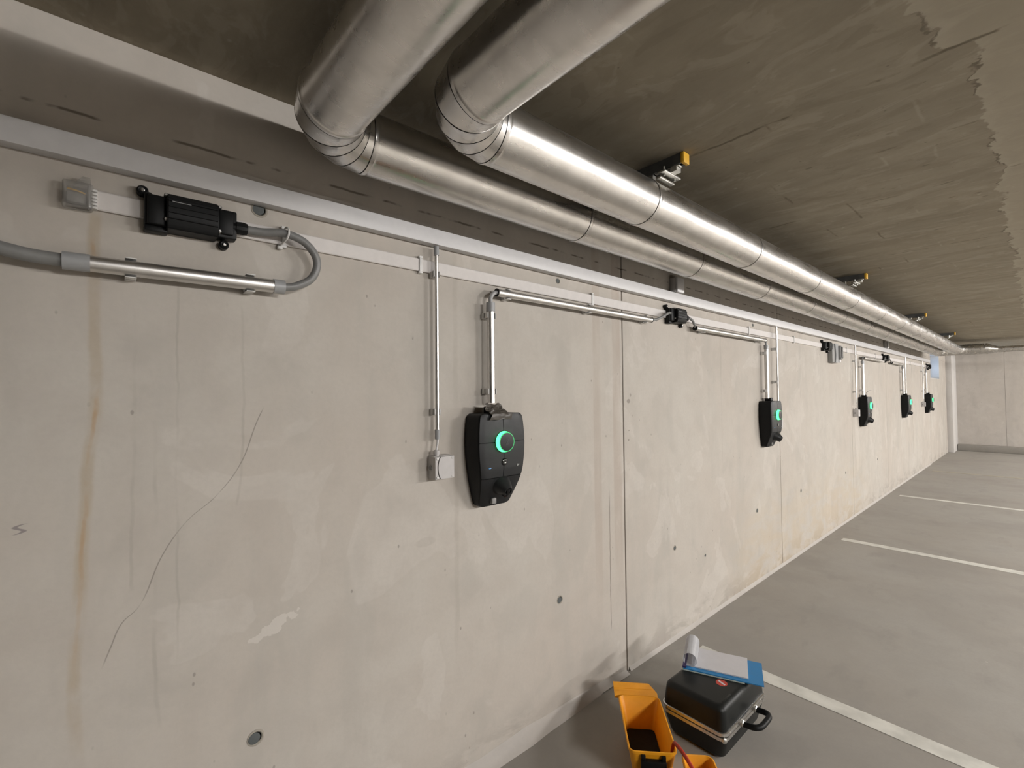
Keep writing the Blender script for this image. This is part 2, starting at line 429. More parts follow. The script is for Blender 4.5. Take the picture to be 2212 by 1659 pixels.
# window: deep reveal, frame and pane
bm = B()
for a, b, c, d in ((WX0, WX0+.05, WZ0, WZ1), (WX1-.05, WX1, WZ0, WZ1), (WX0+.05, WX1-.05, WZ0, WZ0+.05), (WX0+.05, WX1-.05, WZ1-.05, WZ1), ((WX0+WX1)/2-.03, (WX0+WX1)/2+.03, WZ0+.05, WZ1-.05)):
    box(bm, a, b, .22, .28, c, d, .004)
wn = struct('window_1', bm, 'white')
for a, b in ((WX0+.05, (WX0+WX1)/2-.03), ((WX0+WX1)/2+.03, WX1-.05)):
    obj('pane', box(B(), a, b, .248, .254, WZ0+.05, WZ1-.05), 'pane', wn, smooth=0)
bm = B()
for a, b, c, d in ((WX0-.001, WX0+.012, WZ0, WZ1), (WX1-.012, WX1+.001, WZ0, WZ1), (WX0, WX1, WZ0-.001, WZ0+.012), (WX0, WX1, WZ1-.012, WZ1+.001)):
    box(bm, a, b, .001, .22, c, d)
struct('trim_1', bm, 'pillar', smooth=0)
# end wall with its joints, kerb and pillar
wr = struct('wall_right', box(B(), X1+.016, X1+.2, Y1, .016, 0, CEIL), 'joint', smooth=0)
ys = [0.0, -1.02, -3.5, -6.0, -8.5, -11.0, Y1]
for a, b in zip(ys, ys[1:]):
    for z0, z1 in ((0, 1.90), (1.90, CEIL)):
        obj('panel', box(B(), X1, X1+.0162, b+.002, a-.002, z0+(.0005 if z0 else 0), z1-.0005), 'wall_plain', wr, smooth=0)
struct('baseboard_right', box(B(), X1-.22, X1+.001, Y1, -.125, 0, .165, .012), 'floor')
struct('pillar', box(B(), 16.4, X1, -.118, .001, 0, CEIL, .008), 'pillar')

# ------------------------------------------------------------------ painted bay lines
def line(name, x, y0, y1, wd, mat, label):
    bm = B(); n = 40
    L = [Vector((x-wd/2+random.uniform(-.002, .002), y0+(y1-y0)*i/n, 0)) for i in range(n+1)]
    R = [Vector((x+wd/2+random.uniform(-.002, .002), y0+(y1-y0)*i/n, 0)) for i in range(n+1)]
    loft(bm, [[l+Vector((0, 0, .0004)), l+Vector((0, 0, .0022)), r+Vector((0, 0, .0022)), r+Vector((0, 0, .0004))] for l, r in zip(L, R)])
    return tag(obj(name, bm, mat, smooth=0), label, 'floor marking', 'bay lines on the garage floor')
line('parking_line', 2.815, -.16, -5.1, .105, 'line', 'white bay line on the floor running out from behind the black case')
line('parking_line', 6.04, -.155, -5.1, .105, 'line', 'second white bay line on the floor, between the case and the far bays')
line('parking_line', 9.18, -.15, -5.1, .10, 'line', 'third and most distant crisp white bay line on the floor')
line('parking_line', 12.45, -.15, -5.1, .10, 'yline', 'faint yellowish worn bay line on the floor near the end wall')

# ------------------------------------------------------------------ ceiling luminaires (out of frame, over the aisle)
LAMP_LABELS = ['white aisle luminaire nearest the camera, opposite the nearest charger', 'white aisle luminaire opposite the second charger', 'white aisle luminaire between the third and fourth chargers', 'white aisle luminaire opposite the last charger',
               'white aisle luminaire closest to the end wall', 'far-row luminaire at the camera end of its row', 'far-row luminaire at the end-wall end of its row']
for i, (lx, ly) in enumerate(LAMPS):
    t = thing('ceiling_lamp', LAMP_LABELS[i], 'lamp', (lx, ly, CEIL), 'aisle luminaires')
    obj('housing', box(B(), lx-.75, lx+.75, ly-.06, ly+.06, CEIL-.035, CEIL, .006), 'white', t)
    obj('diffuser', prism(B(), [(-.052, 0), (-.05, -.03), (-.035, -.05), (0, -.056), (.035, -.05), (.05, -.03), (.052, 0)], lx-.74, lx+.74,
        lambda p, x: Vector((x, ly+p[0], CEIL-.036+p[1]))), 'lamp', t)

# ------------------------------------------------------------------ insulated pipes
PR, PZ = .0935, 2.407
def pipe(yc, xo, xe, first, label):
    t = thing('insulated_pipe', label, 'pipe', (xo, yc, PZ), 'jacketed pipes under the ceiling')
    rb, n = .14, 40
    def section(name, p0, p1):
        p0, p1 = Vector(p0), Vector(p1); d = (p1-p0).normalized(); L = (p1-p0).length
        bm = B(); u, v = frame_of(d)
        prof = [(.0012, PR-.006), (.0012, PR+.0016), (.004, PR+.0026), (.013, PR+.0026), (.017, PR+.0004), (.024, PR), (L-.006, PR), (L-.0012, PR-.0002), (L-.0012, PR-.006)]
        loft(bm, [circ(p0+d*a, u, v, r, n) for a, r in prof], cap=True)
        return obj(name, bm, 'foil', t, smooth=28)
    def elbow(c, a0, a1, k=4):
        """bend in the horizontal plane about c"""
        for i in range(k):
            A = [a0+(a1-a0)*(i+q)/k for q in (.022, .022, .06, .978, .978)]
            rr = [PR-.005, PR+.0012, PR+.0002, PR, PR-.006]; bm = B(); rings = []
            for a, r in zip(A, rr):
                o = Vector((math.cos(a), math.sin(a), 0)); rings.append(circ(Vector(c)+o*rb, o, Vector((0, 0, 1)), r, n))
            loft(bm, rings, cap=True); obj('elbow_gore', bm, 'foil', t, smooth=28)
    # overhead leg coming from behind the camera
    y = yc-rb; k = 0
    ye = -9.6
    cuts = [y]+[y-.07-1.03*i for i in range(1, 9)]
    for a, b in zip(cuts, cuts[1:]): section('jacket_section', (xo, a, PZ), (xo, b, PZ))
    elbow((xo+rb, yc-rb, PZ), PI, PI/2)
    xs = [xo+rb]; x = first
    while x < xe-rb-.3: xs.append(x); x += 1.033
    xs.append(xe-rb)
    for a, b in zip(xs, xs[1:]): section('jacket_section', (a, yc, PZ), (b, yc, PZ))
    elbow((xe-rb, yc-rb, PZ), PI/2, 0)
    section('jacket_section', (xe, yc-rb, PZ), (xe, -.93, PZ))
    bm = lathe(B(), (xe, -.931, PZ), (0, -1, -.16), [(0, PR+.002), (.02, PR+.002), (.16, .05), (.18, .044)], n)
    obj('reducer', bm, 'foil', t)
    obj('thin_pipe', cyl(B(), (xe, -1.09, PZ-.027), (xe, -6., PZ-.027), .043, 24), 'foil', t)
    return t
pipe(-.538, .717, 12.62, 1.66, 'silver jacketed pipe nearer the room, bright streak along its side')
pipe(-.232, .458, 12.93, 1.61, 'silver jacketed pipe nearer the wall, in the shade of the other pipe')

# ------------------------------------------------------------------ pipe supports on the ceiling
SUP = ['yellow-capped channel support nearest the pipe bends, on the ceiling', 'second channel support along the ceiling, its cap dull yellow',
       'third channel support along the ceiling, small and dark', 'channel support furthest along the ceiling, near the end wall']
def support(x):
    t = thing('pipe_support', SUP[0], 'bracket', (x, -.69, CEIL), 'channel supports for the pipes')
    bm = B(); y0, y1, h = -.685, -.12, .041
    prism(bm, [(-.0205, 0), (-.0205, -h), (-.009, -h), (-.009, -h+.006), (-.0175, -h+.006), (-.0175, -.003), (.0175, -.003), (.0175, -h+.006), (.009, -h+.006), (.009, -h), (.0205, -h), (.0205, 0)],
          y0, y1, lambda p, q: Vector((x+p[0], q, CEIL+p[1])))
    obj('channel', bm, 'darkrail', t, smooth=0)
    obj('end_cap', box(B(), x-.0225, x+.0225, -.698, -.683, CEIL-.044, CEIL-.001, .002), 'ycap', t)
    for yy in (-.64, -.575, -.30, -.17):
        obj('slot', box(B(), x-.008, x+.008, yy-.016, yy+.016, CEIL-.0408, CEIL-.034), 'zinc', t, smooth=0)
    sp = obj('slotted_strip', box(B(), x-.015, x+.015, -.672, -.575, CEIL-.0465, CEIL-.0420, .001), 'zinc', t)
    for yy in (-.655, -.615): obj('strip_hole', box(B(), x-.008, x+.008, yy-.011, yy+.011, CEIL-.0472, CEIL-.0464), 'blk', sp, smooth=0)
    obj('bent_lug', prism(B(), [(-.664, CEIL-.046), (-.640, CEIL-.062), (-.634, CEIL-.060), (-.655, CEIL-.046)], x-.013, x+.013, lambda p, q: Vector((q, p[0], p[1]))), 'zinc', sp, smooth=0)
    for yc in (-.538, -.232):
        s = obj('saddle', box(B(), x-.055, x+.055, yc-.075, yc-.055, 2.492, 2.500, .001), 'zinc', t)
        obj('clamp_plate', box(B(), x-.062, x+.062, yc-.10, yc-.065, 2.509, 2.516, .001), 'zinc', t)
        obj('bracket', prism(B(), [(0, 0), (.05, 0), (.05, .006), (.03, .010), (.022, .024), (0, .024)], x-.017, x+.017, lambda p, q: Vector((q, yc-.125+p[0], 2.5155+p[1]))), 'zinc', t)
        for sx in (-.04, .04):
            obj('bolt', lathe(B(), (x+sx, yc-.083, 2.500), (0, 0, 1), [(0, .004), (.012, .004), (.012, .008), (.02, .008), (.02, .004), (.039, .004)], 10), 'zinc', t)
        obj('hanger', box(B(), x-.011, x+.011, yc-.013, yc+.013, 2.499, 2.541), 'zinc', t)
    return t
s0 = support(1.752)
for x, l in zip((4.705, 7.72, 10.72), SUP[1:]): dup(s0, (x, -.69, CEIL), l)

# ------------------------------------------------------------------ trunking, flat cable and clips on the wall
t = thing('cable_trunking', 'long white rectangular cable trunking along the top of the wall', 'trunking', (-2, 0, 2.24))
obj('trunking_body', box(B(), -5, 13.55, -.036, -.0003, 2.2135, 2.2735, .002), 'wht', t)
obj('trunking_lid', box(B(), -5, 13.55, -.042, -.0362, 2.2125, 2.2745, .0025), 'wht', t)
t = thing('flat_cable', 'flat white cable running along the wall under the trunking', 'cable', (-.03, 0, 2.127))
bm = B()
prism(bm, [(0, 2.103), (-.010, 2.102), (-.012, 2.105), (-.012, 2.149), (-.010, 2.152), (0, 2.151)], -.034, 13.3, lambda p, x: Vector((x, p[0], p[1])))
obj('sheath', bm, 'wht2', t, smooth=0)
for x in (.428, .93, 1.995, 4.06, 5.14, 7.05, 7.5, 8.6, 11.4):
    bm = B(); box(bm, x-.006, x+.006, -.0165, -.0118, 2.100, 2.154, .001)
    box(bm, x-.008, x+.008, -.017, 0, 2.154, 2.163, .002); box(bm, x-.008, x+.008, -.017, 0, 2.093, 2.1018, .002)
    obj('clip', bm, 'clipw', t)
# clear end piece at the left tip of the flat cable
t = thing('end_cap_box', 'clear plastic end piece over the left tip of the flat cable', 'end cap', (-.06, 0, 2.127))
obj('clear_shell', box(B(), -.088, -.030, -.032, 0, 2.092, 2.160, .006, 3), 'clear', t)
obj('rubber_seal', box(B(), -.041, -.035, -.030, -.001, 2.098, 2.156, .003), 'grey2', t, label='dark inner seal')
bm = B()
for i in range(6): box(bm, -.033, -.022, -.021, 0, 2.101+i*.0088, 2.1065+i*.0088, .001)
obj('ribbed_collar', bm, 'clipw', t)
obj('core_block', box(B(), -.080, -.044, -.020, -.002, 2.108, 2.134, .003), 'grey2', t)
obj('wire', tube(B(), [(-.078, -.022, 2.139), (-.062, -.024, 2.137), (-.045, -.023, 2.133)], .0022, 8), 'ycap', t, label='yellow wire')
obj('latch_tab', prism(B(), [(-.064, 2.16), (-.05, 2.176), (-.036, 2.176), (-.034, 2.16)], -.024, -.008, XZ), 'clear', t)

# ------------------------------------------------------------------ black tap-off boxes
def tap_box(x0, label, name='tap_box'):
    t = thing(name, label, 'junction box', (x0, 0, 2.0), 'tap-off boxes on the flat cable')
    z0, z1 = 2.078, 2.172; zc = 2.125
    obj('base', box(B(), x0+.004, x0+.222, -.040, 0, z0+.004, z1-.006, .004), 'blk', t)
    bm = B()
    prism(bm, [(0, z1-.002), (-.058, z1-.002), (-.070, z1-.016), (-.073, zc), (-.070, z0+.010), (-.060, z0-.004), (0, z0-.004)], x0+.052, x0+.172, lambda p, x: Vector((x, p[0], p[1])))
    bmesh.ops.bevel(bm, geom=list(bm.edges), offset=.0025, segments=2, affect='EDGES')
    lid = obj('lid', bm, 'blk', t)
    for i in range(4):
        obj('rib', box(B(), x0+.055, x0+.169, -.0755, -.0712, 2.098+i*.016, 2.1005+i*.016, .0008, 1), 'blk', lid)
    obj('label_strip', box(B(), x0+.062, x0+.105, -.0745, -.071, 2.1445, 2.1475), 'sleeve', lid, label='small grey raised strip', smooth=0)
    obj('end_block', box(B(), x0+.010, x0+.050, -.050, 0, z0+.004, z1-.010, .005), 'blk', t)
    obj('end_block', box(B(), x0+.174, x0+.212, -.050, 0, z0+.012, z1-.012, .005), 'blk', t)
    obj('foot', box(B(), x0+.004, x0+.056, -.034, 0, z0-.012, z0+.006, .004), 'blk', t)
    for ex, ez in ((x0+.001, z1+.004), (x0+.192, z0-.012)):
        bm = lathe(B(), (ex, 0, ez), (0, -1, 0), [(0, .013), (.022, .013), (.026, .0095), (.024, .006)], 20)
        box(bm, ex-.006, ex+.020 if ex < x0+.1 else ex+.004, -.02, 0, ez-.014 if ez > zc else ez, ez if ez > zc else ez+.02, .003)
        e = obj('mounting_ear', bm, 'blk', t)
        obj('screw', lathe(B(), (ex, -.024, ez), (0, -1, 0), [(0, .005), (.0025, .005), (.004, .003)], 12), 'steel', e)
    for sx, sz in ((x0+.050, z1-.006), (x0+.050, z0+.022), (x0+.176, z1-.008), (x0+.176, z0+.016)):
        obj('screw', lathe(B(), (sx, -.052, sz), (0, -1, 0), [(-.02, .005), (.004, .005), (.007, .003)], 12), 'steel', t)
    bm = lathe(B(), (x0+.210, -.030, 2.122), (1, 0, 0), [(0, .014), (.010, .014), (.010, .018), (.030, .0195), (.040, .017), (.042, .012)], 12)
    obj('cable_gland', bm, 'blk', t, smooth=20)
    return t
tb = tap_box(.068, 'largest black tap-off box with a cable gland, at the left end of the flat cable')
dup(tb, (2.745, 0, 2.0), 'black tap-off box on the flat cable right of the wall joint, between two conduits')
dup(tb, (6.03, 0, 2.0), 'black tap-off box directly left of the grey wall switch')
dup(tb, (9.06, 0, 2.0), 'small distant black tap-off box between the third and fourth chargers')
dup(tb, (13.25, 0, 2.0), 'furthest black tap-off box, in front of the bright window')

# ------------------------------------------------------------------ conduits
def clip_on(t, x, z, r, off, vert=True, name='clip'):
    bm = B(); g = r+.003
    def bx(a0, a1, y0, y1, c0, c1):
        if vert: box(bm, x+a0, x+a1, y0, y1, z+c0, z+c1, .001)
        else: box(bm, x+c0, x+c1, y0, y1, z+a0, z+a1, .001)
    bx(-g*.8, g*.8, -(off-r*.8), 0, -.012, .012)
    bx(-g-.003, -g, -(off+r*.5), -.004, -.012, .012); bx(g, g+.003, -(off+r*.5), -.004, -.012, .012)
    bx(-g-.003, g+.003, -(off-r*.95)-.002, -(off-r*.95)+.004, -.012, .012)
    return obj(name, bm, 'clipw', t)
def hollow(bm, p0, p1, r, n=28):
    """tube open at both ends"""
    p0, p1 = Vector(p0), Vector(p1); u, v = frame_of(p1-p0); ri = r-.002; d = (p1-p0).normalized()
    rings = [circ(p0+d*.03, u, v, ri, n), circ(p0, u, v, ri, n), circ(p0, u, v, r, n), circ(p1, u, v, r, n), circ(p1, u, v, ri, n), circ(p1-d*.03, u, v, ri, n)]
    loft(bm, rings, cap=True); return bm
def vconduit(x, z0, z1, r, off, label, clips, sleeves=(), group='vertical metal conduits on the wall'):
    t = thing('metal_conduit', label, 'conduit', (x, -off, z0), group)
    obj('metal_tube', cyl(B(), (x, -off, z0), (x, -off, z1), r, 28), 'conduit', t)
    for z in clips: clip_on(t, x, z, r, off)
    for a, b in sleeves: obj('sleeve', lathe(B(), (x, -off, a), (0, 0, 1), [(0, r+.0015), (0, r+.003), (b-a, r+.003), (b-a, r+.0012)], 28), 'sleeve', t)
    return t
OF, OB = .044, .036
# thin drops from the trunking to the small grey boxes
vconduit(.988, 1.437, 2.206, .0078, OB, 'thin metal conduit dropping to the grey box left of the nearest charger', (2.095, 1.545), ((2.17, 2.206), (1.437, 1.475)))
vconduit(4.58, 1.30, 2.206, .0085, .045, 'thin metal conduit dropping behind the right edge of the second charger', (2.0, 1.7))
vconduit(7.335, 1.44, 2.206, .0085, OB, 'thin metal conduit dropping to the grey box left of the third charger', (2.0, 1.6))
vconduit(10.655, 1.44, 2.206, .0085, .045, 'thin metal conduit dropping behind the fourth charger', (2.0, 1.6))
vconduit(12.57, 1.44, 2.206, .0085, OB, 'thin metal conduit dropping to the grey box left of the last charger', (2.0, 1.6))
# wide feeds from above into the chargers
vconduit(1.257, 1.575, 2.008, .0165, OF, 'wide shiny metal conduit feeding the nearest charger from above', (1.955, 1.625), ((1.972, 2.012),))
vconduit(4.335, 1.555, 2.020, .0165, OF, 'wide metal conduit feeding the second charger from above', (1.95, 1.62), ((1.985, 2.022),))
vconduit(7.66, 1.555, 2.012, .0165, OF, 'wide metal conduit feeding the third charger, a pale cap on its top', (1.94, 1.62), ((1.975, 2.016),))
vconduit(10.44, 1.555, 2.030, .0165, OF, 'wide metal conduit feeding the fourth charger', (1.94, 1.62), ((1.99, 2.032),))
vconduit(12.90, 1.555, 2.020, .0165, OF, 'wide metal conduit feeding the last charger', (1.94, 1.62), ((1.98, 2.022),))
def hconduit(x0, x1, z, r, off, label, clips):
    t = thing('horizontal_conduit', label, 'conduit', (x0, -off, z), 'horizontal metal conduits under the flat cable')
    obj('metal_tube', hollow(B(), (x0, -off, z), (x1, -off, z), r), 'conduit', t)
    for x in clips: clip_on(t, x, z, r, off, False)
    for x, d in ((x0, 1), (x1, -1)):
        obj('end_bush', lathe(B(), (x-d*.003, -off, z), (d, 0, 0), [(0, r-.004), (0, r+.001), (.004, r+.0012), (.004, r-.004), (.002, r-.006), (.02, r-.006)], 28), 'blk', t)
    return t
hconduit(1.293, 2.52, 2.062, .0168, OF, 'shiny horizontal conduit from the nearest charger feed to the second tap-off box', (1.36, 1.93, 2.47))
hconduit(3.075, 4.315, 2.060, .0168, OF, 'horizontal conduit from the second tap-off box to the second charger', (3.2, 4.2))
hconduit(7.70, 8.92, 2.060, .0168, OF, 'distant horizontal conduit above the third charger', (7.8, 8.8))
hconduit(9.52, 10.40, 2.060, .0168, OF, 'distant horizontal conduit above and left of the fourth charger', (9.6, 10.3))
# big conduit at far left with grey end sleeves
t = thing('wide_conduit', 'thick shiny horizontal conduit with grey end sleeves at far left', 'conduit', (-.05, -.045, 1.954))
obj('metal_tube', hollow(B(), (-.075, -.045, 1.951), (.415, -.045, 1.957), .0205, 36), 'conduit', t)
obj('sleeve', cyl(B(), (-.085, -.045, 1.9509), (-.034, -.045, 1.9515), .0222, 32), 'sleeve', t)
obj('sleeve', cyl(B(), (.388, -.045, 1.9567), (.420, -.045, 1.9571), .0222, 32), 'sleeve', t)
clip_on(t, .045, 1.953, .0205, .045, False); clip_on(t, .325, 1.956, .0205, .045, False)

# ------------------------------------------------------------------ loose cables
def cable(pts, r, label, mat='cable', n=16):
    return tag(obj('cable', tube(B(), pts, r, n), mat, smooth=60), label, 'cable', 'grey cables between boxes and conduits')
lp = cable([(.318, -.030, 2.122), (.36, -.036, 2.122), (.42, -.050, 2.128), (.475, -.056, 2.112), (.510, -.058, 2.075), (.517, -.056, 2.035), (.498, -.052, 1.993), (.455, -.047, 1.966), (.42, -.045, 1.958), (.39, -.045, 1.957)],
      .0125, 'grey cable looping from the largest tap-off box down into the thick conduit')
t = thing('cable_tie', 'white plastic tie holding the looping grey cable to the flat cable', 'cable tie', (.428, -.05, 2.12))
obj('tie_band', tube(B(), [(.424, 0, 2.146), (.426, -.05, 2.148), (.428, -.068, 2.132), (.424, -.064, 2.110), (.416, -.03, 2.098), (.414, 0, 2.096)], .0032, 8), 'clipw', t)
obj('tie_head', box(B(), .409, .423, -.020, -.004, 2.086, 2.098, .002), 'clipw', t)
cable([(-.70, -.03, 2.09), (-.45, -.05, 2.02), (-.28, -.052, 1.978), (-.19, -.050, 1.960), (-.14, -.047, 1.9525), (-.09, -.045, 1.9512), (-.06, -.045, 1.9512)], .0165, 'thick grey cable entering the far left end of the thick conduit')
cable([(1.257, -OF, 1.99), (1.257, -OF, 2.015), (1.258, -OF, 2.035), (1.270, -OF, 2.052), (1.290, -OF, 2.061), (1.33, -OF, 2.062)], .0095, 'short pale grey cable bending from the nearest charger feed into the horizontal conduit', 'cable2')
cable([(2.49, -OF, 2.060), (2.53, -OF, 2.061), (2.60, -.05, 2.078), (2.68, -.055, 2.112), (2.73, -.045, 2.128), (2.762, -.04, 2.130)], .0085, 'grey cable rising from the shiny horizontal conduit into the second tap-off box')
cable([(2.945, -.03, 2.122), (3.0, -.034, 2.125), (3.035, -.044, 2.110), (3.062, -.046, 2.082), (3.085, -OF, 2.062), (3.12, -OF, 2.06)], .0085, 'grey cable dropping from the second tap-off box into the next conduit')
cable([(4.335, -OF, 2.0), (4.335, -OF, 2.03), (4.332, -OF, 2.048), (4.318, -OF, 2.058), (4.29, -OF, 2.060)], .0095, 'short cable bending into the second charger feed', 'cable2')
cable([(7.66, -OF, 2.0), (7.66, -OF, 2.025), (7.664, -OF, 2.045), (7.685, -OF, 2.060), (7.73, -OF, 2.06)], .0095, 'short dark cable bending above the third charger feed')
cable([(8.89, -OF, 2.06), (8.93, -OF, 2.062), (8.99, -.05, 2.09), (9.05, -.045, 2.12), (9.08, -.04, 2.13)], .0085, 'short grey cable at the left of the distant fourth tap-off box')
cable([(9.26, -.03, 2.122), (9.38, -.036, 2.12), (9.45, -.044, 2.09), (9.52, -OF, 2.062), (9.57, -OF, 2.06)], .0085, 'short grey cable at the right of the distant fourth tap-off box')
cable([(10.44, -OF, 2.01), (10.44, -OF, 2.035), (10.432, -OF, 2.052), (10.40, -OF, 2.06), (10.37, -OF, 2.06)], .0095, 'short cable bending above the fourth charger feed')
cable([(12.90, -OF, 2.01), (12.90, -OF, 2.04), (12.95, -.05, 2.075), (13.1, -.05, 2.11), (13.25, -.04, 2.128), (13.28, -.04, 2.13)], .0085, 'grey cable rising from the last charger feed to the furthest tap-off box')
cable([(.988, -OB, 1.445), (.988, -OB, 1.425), (.985, -.035, 1.405), (.984, -.034, 1.39)], .0045, 'thin pale cable between the thin conduit and the nearest grey box', 'wht')
cable([(7.78, -.05, 1.575), (7.80, -.06, 1.60), (7.86, -.075, 1.618), (7.93, -.08, 1.615)], .003, 'loose thin wire sticking up from the third charger')

# ------------------------------------------------------------------ small grey boxes beside the chargers
def small_box(xc, label):
    t = thing('isolator_box', label, 'junction box', (xc, 0, 1.325), 'small grey boxes under the thin conduits')
    z0, z1, h = 1.279, 1.371, .043
    obj('base', box(B(), xc-h, xc+h, -.046, 0, z0, z1, .004), 'grey', t)
    arc = [(xc-.012-.020*math.cos(a)*1. , 1.325+.046*math.sin(a)) for a in [math.radians(-70+140*i/14) for i in range(15)]]
    L = [(p[0]-.0018, p[1]) for p in arc]; R = [(p[0]+.0018, p[1]) for p in arc]
    zz0, zz1 = arc[0][1], arc[-1][1]
    bm = prism(B(), [(xc-h, zz0), *[(xc-h, zz0+(zz1-zz0)*i/4) for i in range(1, 4)], (xc-h, zz1)] + L[::-1], -.058, -.0462, XZ); obj('hinge_panel', bm, 'grey', t, smooth=25)
    bm = prism(B(), R + [(xc+h, zz1), (xc+h, zz0)], -.060, -.0462, XZ); obj('lid', bm, 'grey', t, smooth=25)
    bm = B(); box(bm, xc-h+.002, xc+h-.002, -.0462, -.0455, z0+.002, z1-.002); obj('gasket', bm, 'grey2', t, smooth=0)
    for sx in (-1, 1):
        for sz in (-1, 1):
            obj('lid_screw', lathe(B(), (xc+sx*.034, -.058, 1.325+sz*.036), (0, -1, 0), [(0, .005), (.0025, .005), (.0035, .003)], 12), 'clipw' if sx < 0 else 'grey', t)
    obj('cable_gland', lathe(B(), (xc-.022, -.033, z1-.001), (0, 0, 1), [(0, .010), (.007, .010), (.007, .0125), (.018, .013), (.023, .011), (.0235, .006)], 14), 'grey', t, smooth=20)
    obj('knockout', cyl(B(), (xc-h+.001, -.024, 1.325), (xc-h-.004, -.024, 1.325), .009, 14), 'grey2', t)
    return t
b0 = small_box(1.007, 'small pale grey box left of the nearest charger')
dup(b0, (4.605, 0, 1.325), 'small pale box peeking out behind the right edge of the second charger')
dup(b0, (7.352, 0, 1.325), 'small grey box overlapping the left edge of the third charger')
dup(b0, (10.68, 0, 1.325), 'small grey box mostly hidden behind the fourth charger')
dup(b0, (12.59, 0, 1.325), 'small grey box overlapping the left edge of the last charger')

# ------------------------------------------------------------------ wall chargers
def interp(tab, z):
    for (a, p), (b, q) in zip(tab, tab[1:]):
        if a <= z <= b:
            t = (z-a)/(b-a); return p+(q-p)*t
    return tab[0][1] if z < tab[0][0] else tab[-1][1]
WT = [(1.134, .070), (1.140, .083), (1.160, .0905), (1.20, .1005), (1.25, .1115), (1.30, .1205), (1.35, .1265), (1.40, .129), (1.45, .1275), (1.49, .1235), (1.515, .1195), (1.527, .113), (1.531, .104)]
DT = [(1.134, .052), (1.16, .062), (1.20, .081), (1.235, .096), (1.265, .106), (1.30, .1105), (1.37, .1125), (1.44, .1125), (1.50, .110), (1.531, .107)]
def charger(c, label):
    t = thing('wall_charger', label, 'charger', (c, 0, 1.134), 'vehicle chargers on the wall')
    zs = [1.134+.397*i/44 for i in range(45)]
    bm = B(); rings = []
    for z in zs:
        wv, d = interp(WT, z), interp(DT, z)-.006
        k = .96
        rings.append([Vector((c+sx*a, y, z)) for sx, a, y in ((-1, wv*k, .0), (-1, wv, -.02), (-1, wv, -(d-.012)), (-1, wv-.003, -(d-.004)), (-1, wv-.010, -d), (1, wv-.010, -d), (1, wv-.003, -(d-.004)), (1, wv, -(d-.012)), (1, wv, -.02), (1, wv*k, 0))])
    loft(bm, rings); obj('housing', bm, 'blk', t, smooth=50)
    ZR, ZS, g = 1.4115, 1.262, .0017
    def panel(zlo, zhi, ulo, uhi, name, mat='cover'):
        nz, nx = 18, 9; bm = B(); F = []; K = []
        for i in range(nz+1):
            z = zlo+g+(zhi-zlo-2*g)*i/nz; wv = interp(WT, z)-.004; d = interp(DT, z)
            rowf, rowb = [], []
            for j in range(nx+1):
                u = ulo+(uhi-ulo)*j/nx; x = u*wv
                if ulo == 0 and j == 0: x = g
                if uhi == 0 and j == nx: x = -g
                e = abs(x/wv); y = d - .0045*e**4 - (.003 if e > .985 else 0)
                rowf.append(bm.verts.new((c+x, -y, z))); rowb.append(bm.verts.new((c+x, -y+.006+.004, z)))
            F.append(rowf); K.append(rowb)
        for i in range(nz):
            for j in range(nx):
                bm.faces.new((F[i][j], F[i][j+1], F[i+1][j+1], F[i+1][j])); bm.faces.new((K[i][j], K[i+1][j], K[i+1][j+1], K[i][j+1]))
        for i in range(nz):
            bm.faces.new((F[i][0], F[i+1][0], K[i+1][0], K[i][0])); bm.faces.new((F[i][nx], K[i][nx], K[i+1][nx], F[i+1][nx]))
        for j in range(nx):
            bm.faces.new((F[0][j], K[0][j], K[0][j+1], F[0][j+1])); bm.faces.new((F[nz][j], F[nz][j+1], K[nz][j+1], K[nz][j]))
        return obj(name, bm, mat, t, smooth=40)
    panel(ZR, 1.5305, -1, 0, 'cover_panel'); panel(ZR, 1.5305, 0, 1, 'cover_panel')
    pl = panel(ZS, ZR, -1, 0, 'cover_panel'); panel(ZS, ZR, 0, 1, 'cover_panel')
    panel(1.137, ZS, -1, 1, 'lower_cover')
    yf = -.1125
    obj('ring_socket', lathe(B(), (c, yf+.004, ZR), (0, -1, 0), [(0, .0475), (.0052, .0475), (.0052, .0455), (.004, .0450)], 48), 'gloss', t)
    rg = obj('light_ring', lathe(B(), (c, yf, ZR), (0, -1, 0), [(0, .0445), (.004, .0443), (.018, .0412), (.0195, .0402)], 56), 'green', t, label='glowing green ring light')
    obj('rim_light', lathe(B(), (c, yf-.0196, ZR), (0, -1, 0), [(-.002, .0400), (.0002, .0408), (.0012, .0404), (.0012, .0386)], 56), 'green2', t)
    dk = obj('button_disc', lathe(B(), (c, yf-.019, ZR), (0, -1, 0), [(0, .0386), (.0016, .0384), (.0022, .036), (.0024, .01)], 48), 'cover', t)
    # slanted letter on the disc
    bm = B(); q = [(-.0085, .013), (.012, .013), (-.0035, -.010), (.010, -.010), (.0085, -.013), (-.0115, -.013), (.005, .010), (-.0095, .010)]
    prism(bm, [(c+a*.82, ZR+b*.82) for a, b in q], yf-.0222, yf-.0212, XZ); obj('letter_mark', bm, 'logo', dk, smooth=0)
    kb = obj('reader_lens', lathe(B(), (c+.003, yf+.003, 1.326), (0, -1, 0), [(0, .0155), (.004, .0155), (.006, .013), (.0065, .006)], 28), 'gloss', t)
    bm = B(); yy = yf-.0036
    for a in (-.007, -.002, .003): box(bm, c+.003+a, c+.003+a+.0035, yy-.0004, yy, 1.3325+(.0016 if a == -.002 else 0), 1.3345+(.0016 if a == -.002 else 0))
    box(bm, c-.0005, c+.0075, yy-.0004, yy, 1.3205, 1.3245); obj('reader_mark', bm, 'white', kb, smooth=0)
